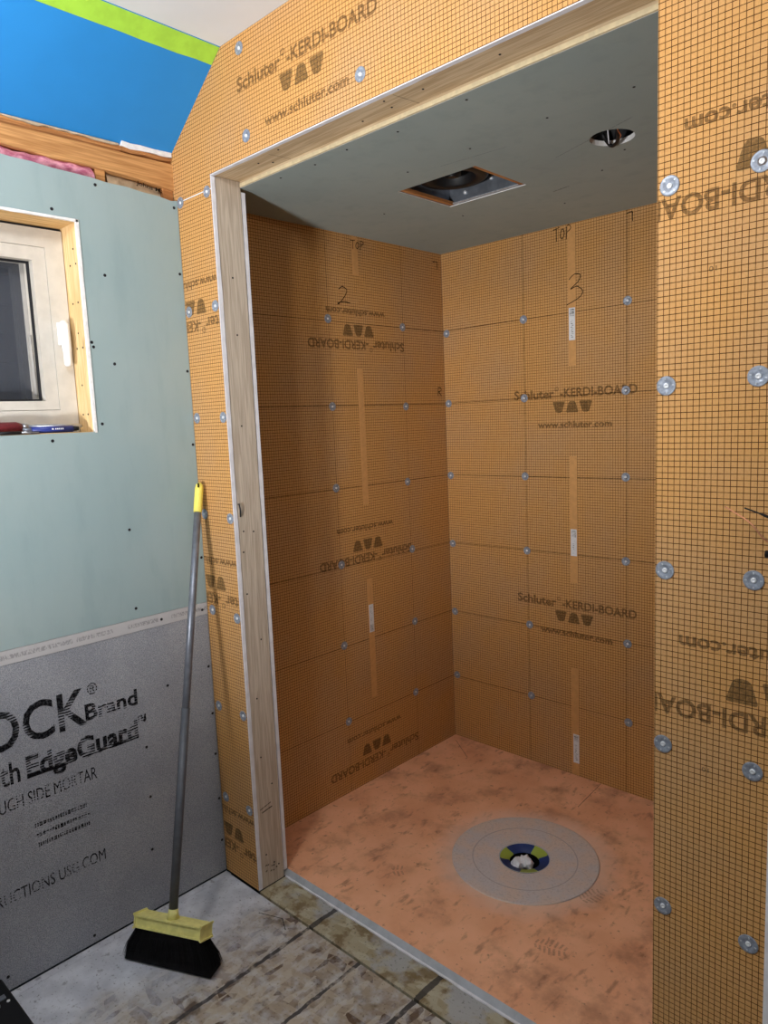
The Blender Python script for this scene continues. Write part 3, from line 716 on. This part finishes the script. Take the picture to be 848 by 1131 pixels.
# ------------------------------------------------------------------ shower tray and drain
st = tag(empty('shower_tray', (.72, .68, 0)), 'orange shower tray scuffed with brown dirt, round grey drain collar in its middle', 'shower tray')
b = bm_new(); N = 48; tx0, tx1, ty0, ty1 = W_ + .0015, XA - .001, .117, D_ - .001
def edge_pt(a):
    dx, dy = math.cos(a), math.sin(a)
    s_ = min(((tx1 - DR[0]) if dx > 0 else (tx0 - DR[0])) / dx if abs(dx) > 1e-9 else 9, ((ty1 - DR[1]) if dy > 0 else (ty0 - DR[1])) / dy if abs(dy) > 1e-9 else 9)
    return V(DR[0] + dx * s_, DR[1] + dy * s_, 0)
angs = sorted([2 * math.pi * i / N for i in range(N)] + [math.atan2(y - DR[1], x - DR[0]) % (2 * math.pi) for x in (tx0, tx1) for y in (ty0, ty1)])
ring = lambda r, z: [b.verts.new(V(DR[0] + r * math.cos(a), DR[1] + r * math.sin(a), z)) for a in angs]
e_top = []; e_bot = []
for a in angs:
    p = edge_pt(a); e_top.append(b.verts.new(V(p.x, p.y, T_)))
    yb = .105 if abs(p.y - ty0) < 1e-6 else p.y
    e_bot.append(b.verts.new(V(p.x, yb, 0.0)))
r_in = ring(.080, .0105); r_low = ring(.080, -.004)
n_ = len(angs)
for i in range(n_):
    j = (i + 1) % n_
    b.faces.new((r_in[i], e_top[i], e_top[j], r_in[j])); b.faces.new((e_top[i], e_bot[i], e_bot[j], e_top[j])).material_index = 1
    b.faces.new((r_low[i], r_in[i], r_in[j], r_low[j]))
bmesh.ops.recalc_face_normals(b, faces=b.faces[:])
obj('tray_body', b, [M['tray'], M['tray_edge']], st)
def front_fillet(t, u, v): return V(t, .1085 - u, .001 + v + u * .0)
obj('sealant_bead', ragged_strip(lambda t, u, v: V(t, .104 + u, .0015 + v), 90, A_ + .004, XR - .004, .004, -.003, .0012), M['white_edge'], st)
b = bm_new(); ribbon(b, [(.695, D_ - .004, T_ + .0003), (.708, 1.04, .0188)], .0025, Z); obj('fold_line', b, M['pencil'], st)
b = bm_new(); ribbon(b, [(.02, 1.2, T_ + .0002), (.16, 1.10, .0192)], .002, Z); obj('fold_line', b, M['pencil'], st)
# shoe scuffs (tread bars)
M['scuff'] = ink('brown scuff', (96, 62, 42), .32, 0, .6)
for cx, cy, an_, nb_ in ((.995, .36, .3, 7), (.98, .63, 1.2, 6), (.47, .36, .8, 3)):
    b = bm_new()
    for i in range(nb_):
        d = V(math.cos(an_), math.sin(an_), 0); s_ = V(-d.y, d.x, 0); c0 = V(cx, cy, 0) + d * (i * .013 - .04)
        rr = math.hypot(c0.x - DR[0], c0.y - DR[1]); zz = .0225
        hw = .022 * math.sin((i + 1) / (nb_ + 1) * math.pi) + .008
        for sg in (-1, 1):
            pts = [c0 + s_ * sg * hw * t + d * .006 * t for t in (.12, .5, 1)]
            def hz(p):
                a = math.atan2(p.y - DR[1], p.x - DR[0]); e = edge_pt(a); R_ = math.hypot(e.x - DR[0], e.y - DR[1]); q_ = math.hypot(p.x - DR[0], p.y - DR[1])
                return .0105 + (T_ - .0105) * (q_ - .08) / (R_ - .08) + .0006
            ribbon(b, [V(p.x, p.y, hz(p)) for p in pts], .006, Z)
    obj('shoe_scuff', b, M['scuff'], st)

b = bm_new(); lathe(b, [(.084, .0128), (.16, .0145), (.232, .0168), (.236, .0165), (.236, .0135)], (DR[0], DR[1], 0), 64); dr = obj('drain_collar', b, M['collar'], st); dr['label'] = 'round grey drain collar'
b = bm_new(); lathe(b, [(.0835, .0138), (.0815, .0142), (.0795, .0134)], (DR[0], DR[1], 0), 48); obj('drain_rim', b, M['tray_edge'], dr)
b = bm_new(); lathe(b, [(.0795, .0130), (.074, .0095), (.050, .0045), (.048, .000)], (DR[0], DR[1], 0), 48); obj('drain_cover', b, M['drain_cover'], dr)
b = bm_new(); rr = lathe(b, [(.0485, .001), (.0485, -.0178)], (DR[0], DR[1], 0), 40); b.faces.new(rr[-1]); obj('drain_pipe', b, M['black'], dr)
b = bm_new()
for cx, cy, r_ in ((.714, .634, .022), (.742, .652, .020), (.726, .652, .024)):
    q = bmesh.new(); bmesh.ops.create_icosphere(q, subdivisions=2, radius=r_)
    for v in q.verts: v.co = V(cx, cy, .004) + v.co * random.uniform(.72, 1.15) * 1.0
    merge(b, q)
tag(obj('crumpled_paper', b, M['paper_white']), 'crumpled white tissue stuffed in the drain opening', 'paper')

# ------------------------------------------------------------------ window
w1 = struct(empty('window_1', (-.05, -.61, 1.451)))
ya, yb, za, zb = -.92, -.308, 1.451, 2.006
obj('reveal_board', box(bm_new(), -.100, -.0130, yb - .002, yb + .018, za - .018, zb + .018, .0005), M['reveal_wood_z'], w1)
obj('reveal_board', box(bm_new(), -.100, -.0130, ya - .018, yb - .0025, zb - .002, zb + .018, .0005), M['reveal_wood_y'], w1)
obj('reveal_board', box(bm_new(), -.100, -.0130, ya - .018, yb - .0025, za - .018, za + .002, .0005), M['reveal_wood_y'], w1)
obj('reveal_board', box(bm_new(), -.100, -.0130, ya - .018, ya + .002, za + .0025, zb - .0025, .0005), M['reveal_wood_z'], w1)
obj('plaster_edge', ragged_strip(lambda t, u, v: V(.0006 + v, u, t), 70, za - .002, zb + .003, yb + .005, yb - .0025, .0008), M['core'], w1)
obj('plaster_edge', ragged_strip(lambda t, u, v: V(.0006 + v, t, u), 70, ya, yb + .004, zb + .004, zb - .002, .0008), M['core'], w1)
def frame(name, x0, x1, y0, y1, z0, z1, wd, mat, wd_b=None):
    wb_ = wd_b or wd
    b = plate([(y0, z0), (y1, z0), (y1, z1), (y0, z1)], [[(y0 + wd, z0 + wb_), (y1 - wd, z0 + wb_), (y1 - wd, z1 - wd), (y0 + wd, z1 - wd)]], lambda u, v, d: V(x1 - d, u, v), x1 - x0, 0)
    return obj(name, b, mat, w1)
frame('window_frame', -.17, -.088, -.914, -.3125, 1.4545, 1.9955, .048, M['vinyl'], .060)
frame('sash', -.150, -.0905, -.865, -.3615, 1.516, 1.9465, .035, M['vinyl'], .024)
frame('outer_frame', -.235, -.152, -.865, -.372, 1.516, 1.9465, .034, M['vinyl_grey'], .030)
frame('gasket', -.120, -.112, -.829, -.3975, 1.541, 1.911, .005, M['rubber'])
b = bm_new(); box(b, -.158, -.157, -.829, -.3975, 1.541, 1.911); obj('insect_screen', b, M['screen'], w1)
b = bm_new(); box(b, -.205, -.202, -.831, -.404, 1.547, 1.911); obj('window_pane', b, M['glass'], w1)
b = bm_new(); box(b, -.0875, -.080, -.350, -.330, 1.690, 1.752, .003); hd = obj('window_handle', b, M['handle_white'], w1)
b = bm_new(); tube(b, spline([(-.066, -.3405, 1.748), (-.060, -.340, 1.735), (-.060, -.339, 1.69), (-.064, -.337, 1.632)]), [.011] * 4 + [.0125] * 10 + [.0105] * 4 + [.007], 12); tube(b, [(-.083, -.340, 1.738), (-.060, -.340, 1.738)], .008, 12); obj('lever', b, M['handle_white'], hd)
b = bm_new(); tube(b, [(-.135, -.402, 1.555), (-.138, -.4025, 1.66), (-.14, -.402, 1.72)], .004, 8); obj('stay_arm', b, M['vinyl_grey'], w1)
for y_, xs_ in ((1.94, (-.03,)), (1.90, (-.055, -.02)), (1.80, (-.06, -.028)), (1.72, (-.045,)), (1.68, (-.06, -.025)), (1.58, (-.05,)), (1.50, (-.06, -.03))):
    for x_ in xs_: inst('nail', NAIL, (x_, yb - .0022, y_), w1, (math.pi / 2, 0, 0))
# neighbour's clapboards in the dark outside
ex = tag(empty('exterior_wall', (-1.6, .3, 0)), 'dark clapboard wall seen faintly through the window at night', 'wall')
for i in range(12):
    q = bm_new(); z = 1.0 + i * .13
    vs2 = [q.verts.new(p) for p in (V(-1.60, -1.0, z), V(-1.60, 1.8, z), V(-1.625, 1.8, z + .14), V(-1.625, -1.0, z + .14), V(-1.64, -1.0, z), V(-1.64, 1.8, z), V(-1.64, 1.8, z + .14), V(-1.64, -1.0, z + .14))]
    for f in ((0, 1, 2, 3), (7, 6, 5, 4), (0, 4, 5, 1), (1, 5, 6, 2), (2, 6, 7, 3), (3, 7, 4, 0)): q.faces.new([vs2[j] for j in f])
    obj('clapboard', q, M['siding'], ex)

# tools on the sill
sd = tag(empty('screwdriver', (-.045, -.50, 1.4535)), 'screwdriver with dark red handle and steel shaft lying on the window sill', 'screwdriver')
zc_ = 1.4535 + .0160
b = bm_new(); tube(b, [(-.050, -.575, zc_), (-.050, -.570, zc_), (-.050, -.53, zc_), (-.050, -.495, zc_), (-.050, -.482, zc_)], [.010, .0150, .0158, .0158, .0115], 10); obj('handle', b, M['red'], sd, True)
b = bm_new(); tube(b, [(-.050, -.482, zc_), (-.050, -.468, zc_)], .0115, 12); obj('collar', b, M['chrome'], sd)
b = bm_new(); tube(b, [(-.050, -.472, zc_), (-.050, -.33, zc_ - .001), (-.050, -.322, zc_ - .001)], [.0075, .0075, .004], 10); obj('shaft', b, M['chrome'], sd)
mk = tag(empty('marker_pen', (-.022, -.43, 1.4535)), 'blue barrelled marker with small white print on the sill beside the screwdriver', 'pen')
zc_ = 1.4535 + .0088
b = bm_new(); tube(b, [(-.020, -.470, zc_), (-.020, -.362, zc_)], .0086, 12); mb = obj('barrel', b, M['pen_blue'], mk)
b = bm_new(); tube(b, [(-.020, -.362, zc_), (-.020, -.346, zc_)], [.0066, .0058], 12); obj('end_cap', b, M['black_plastic'], mk)
b = bm_new(); tube(b, [(-.020, -.490, zc_), (-.020, -.470, zc_)], [.005, .0066], 12); obj('cap', b, M['zinc_dark'], mk)
b = bm_new(); 
for i, (y_, w_) in enumerate(((-.420, .005), (-.411, .003), (-.406, .003), (-.4015, .0025), (-.397, .003), (-.392, .0025))): ribbon(b, [(-.0112, y_, zc_ + .001), (-.0112, y_ + w_, zc_ + .001)], .004, X)
obj('white_print', b, M['paper_white'], mb)
bt = tag(empty('tool_bit', (-.012, -.52, 1.4535)), 'black bit with wire-thin shank lying at the front of the sill', 'tool bit')
b = bm_new(); tube(b, [(-.008, -.56, 1.4572), (-.008, -.50, 1.4572)], .0036, 8); obj('shank', b, M['black_plastic'], bt)
b = bm_new(); tube(b, [(-.008, -.50, 1.4572), (-.009, -.455, 1.4560)], [.0022, .0015], 8); obj('tip', b, M['chrome'], bt)

# ------------------------------------------------------------------ broom leaning in the corner
Hh = V(.268, -.345, .132); Tp = V(.034, -.016, 1.285)
br = tag(empty('broom', (.26, -.36, 0)), 'upright broom with yellow head, black bristles and grey handle leaning in the corner', 'broom')
hx = (Tp - Hh).normalized(); lx = V(.955, .29, -.03); lx = (lx - hx * lx.dot(hx)).normalized(); nx = lx.cross(hx).normalized()   # head axes
def bb_box(bm, c, hl, hw, hh, bev):
    q = bmesh.new(); bmesh.ops.create_cube(q, size=2)
    for v in q.verts: v.co = c + lx * v.co.x * hl + nx * v.co.y * hw + hx * v.co.z * hh
    bmesh.ops.bevel(q, geom=q.edges[:], offset=bev, segments=2, affect='EDGES'); merge(bm, q)
b = bm_new(); bb_box(b, Hh, .113, .021, .0155, .004); bh = obj('broom_head', b, M['yellow'], br)
b = bm_new(); tube(b, [Hh + hx * .012, Hh + hx * .04], [.017, .0125], 16); obj('socket', b, M['yellow'], br)
P0 = Hh + hx * .026
b = bm_new(); tube(b, [P0, Hh.lerp(Tp, .46)], .0122, 16); obj('pole_sleeve', b, M['pole_dark'], br)
b = bm_new(); tube(b, [Hh.lerp(Tp, .455), Hh.lerp(Tp, .94)], .0108, 16); obj('pole', b, M['pole'], br)
b = bm_new(); g0, g1 = Hh.lerp(Tp, .925), Tp
tube(b, [g0, g0.lerp(g1, .1), g0.lerp(g1, .8), g0.lerp(g1, .93), g1], [.0125, .0130, .0128, .0105, .004], 16); gr = obj('grip', b, M['grip'], br)
b = bm_new(); e_ = g0.lerp(g1, .86); tube(b, [e_ + V(.010, -.009, 0), e_ + V(.0108, -.0095, .012)], .0025, 8); obj('hang_hole', b, M['black'], gr)
# bristles: a solid flared core plus many fine filaments
b = bm_new(); floor_pt = lambda u, w_: V(.240, -.340, 0) + V(.905, .425, 0) * u + V(-.425, .905, 0) * w_
L = []
for t in (0, .35, .7, 1.0):
    row = []
    for u, w_ in ((-1, -1), (1, -1), (1, 1), (-1, 1)):
        a = Hh - hx * .015 + lx * u * .106 + nx * w_ * .016; c_ = floor_pt(u * .136, -w_ * .026) + V(0, 0, .006)
        row.append(b.verts.new(a.lerp(c_, t) + lx * u * .006 * math.sin(t * math.pi)))
    L.append(row)
for p, q in zip(L, L[1:]):
    for j in range(4): b.faces.new((p[j], p[(j + 1) % 4], q[(j + 1) % 4], q[j]))
b.faces.new(L[0]); b.faces.new(L[-1])
for i in range(2600):
    u = random.uniform(-1, 1); w_ = random.uniform(-1, 1)
    if random.random() < .7:
        if random.random() < .7: w_ = random.choice((-1, 1)) * random.uniform(.85, 1.05)
        else: u = random.choice((-1, 1)) * random.uniform(.93, 1.03)
    a = Hh - hx * .014 + lx * u * .107 + nx * w_ * .0165
    c_ = floor_pt(u * .140 + random.uniform(-.006, .006), -w_ * .029 + random.uniform(-.004, .004)) + V(0, 0, random.uniform(.0008, .010) + .004 * abs(u))
    m_ = a.lerp(c_, .55) + lx * u * .007
    s_ = V(random.uniform(-1, 1), random.uniform(-1, 1), 0).normalized() * .0005
    v = [b.verts.new(p) for p in (a - s_, a + s_, m_ + s_, m_ - s_, c_)]
    b.faces.new((v[0], v[1], v[2], v[3])); b.faces.new((v[3], v[2], v[4]))
bro = obj('bristles', b, M['bristle'], br); bro['kind'] = 'stuff'

# ------------------------------------------------------------------ black case at the lower left
bc = tag(empty('black_tool_case', (.26, -.90, 0)), 'black tool case with a silver latch on the floor beside the cement board', 'case')
b = bm_new(); box(b, .022, .50, -1.12, -.700, .0, .045, .006); obj('case_body', b, M['black_plastic'], bc)
b = bm_new(); box(b, .020, .502, -1.122, -.698, .0455, .066, .006); lid = obj('case_lid', b, M['black_plastic'], bc)
b = bm_new(); box(b, .09, .105, -.755, -.715, .0655, .070, .001); box(b, .085, .125, -.745, -.735, .0655, .072, .001); obj('latch', b, M['chrome'], bc)
b = bm_new(); rr = lathe(b, [(.004, 0), (.004, .002), (.002, .003)], (.118, -.715, .0658), 12); b.faces.new(rr[-1]); obj('rivet', b, M['bright'], bc)

# ------------------------------------------------------------------ loose wires out of the right wall
lw = tag(empty('wall_wires', (1.66, 0, 1.24)), 'bare copper and black wires sticking out of the front wall at right', 'wires')
b = bm_new(); tube(b, spline([(1.668, -.001, 1.232), (1.645, -.030, 1.236), (1.622, -.046, 1.248), (1.602, -.046, 1.270), (1.588, -.040, 1.279), (1.556, -.028, 1.294)]), .0011, 8); obj('copper_wire', b, M['copper'], lw)
b = bm_new(); tube(b, spline([(1.668, -.001, 1.250), (1.650, -.030, 1.268), (1.624, -.046, 1.284), (1.590, -.046, 1.296)]), [.0022] * 14 + [.0012] * 5, 8); obj('black_wire', b, M['black_plastic'], lw)
b = bm_new(); tube(b, spline([(1.672, -.001, 1.245), (1.648, -.040, 1.285), (1.630, -.055, 1.300)]), .0020, 8); obj('black_wire', b, M['black_plastic'], lw)
b = bm_new(); tube(b, [(1.670, .0005, 1.236), (1.640, -.018, 1.222), (1.613, -.016, 1.222)], .0060, 10); obj('cable_sheath', b, M['black_plastic'], lw)

# ------------------------------------------------------------------ unseen ends of the room
struct(obj('wall_right', box(bm_new(), RX, RX + .05, RY, .1, 0, ZC), M['wall_plain']))
struct(obj('wall_rear', box(bm_new(), -.1, RX + .05, RY - .05, RY, 0, ZC), M['wall_plain']))
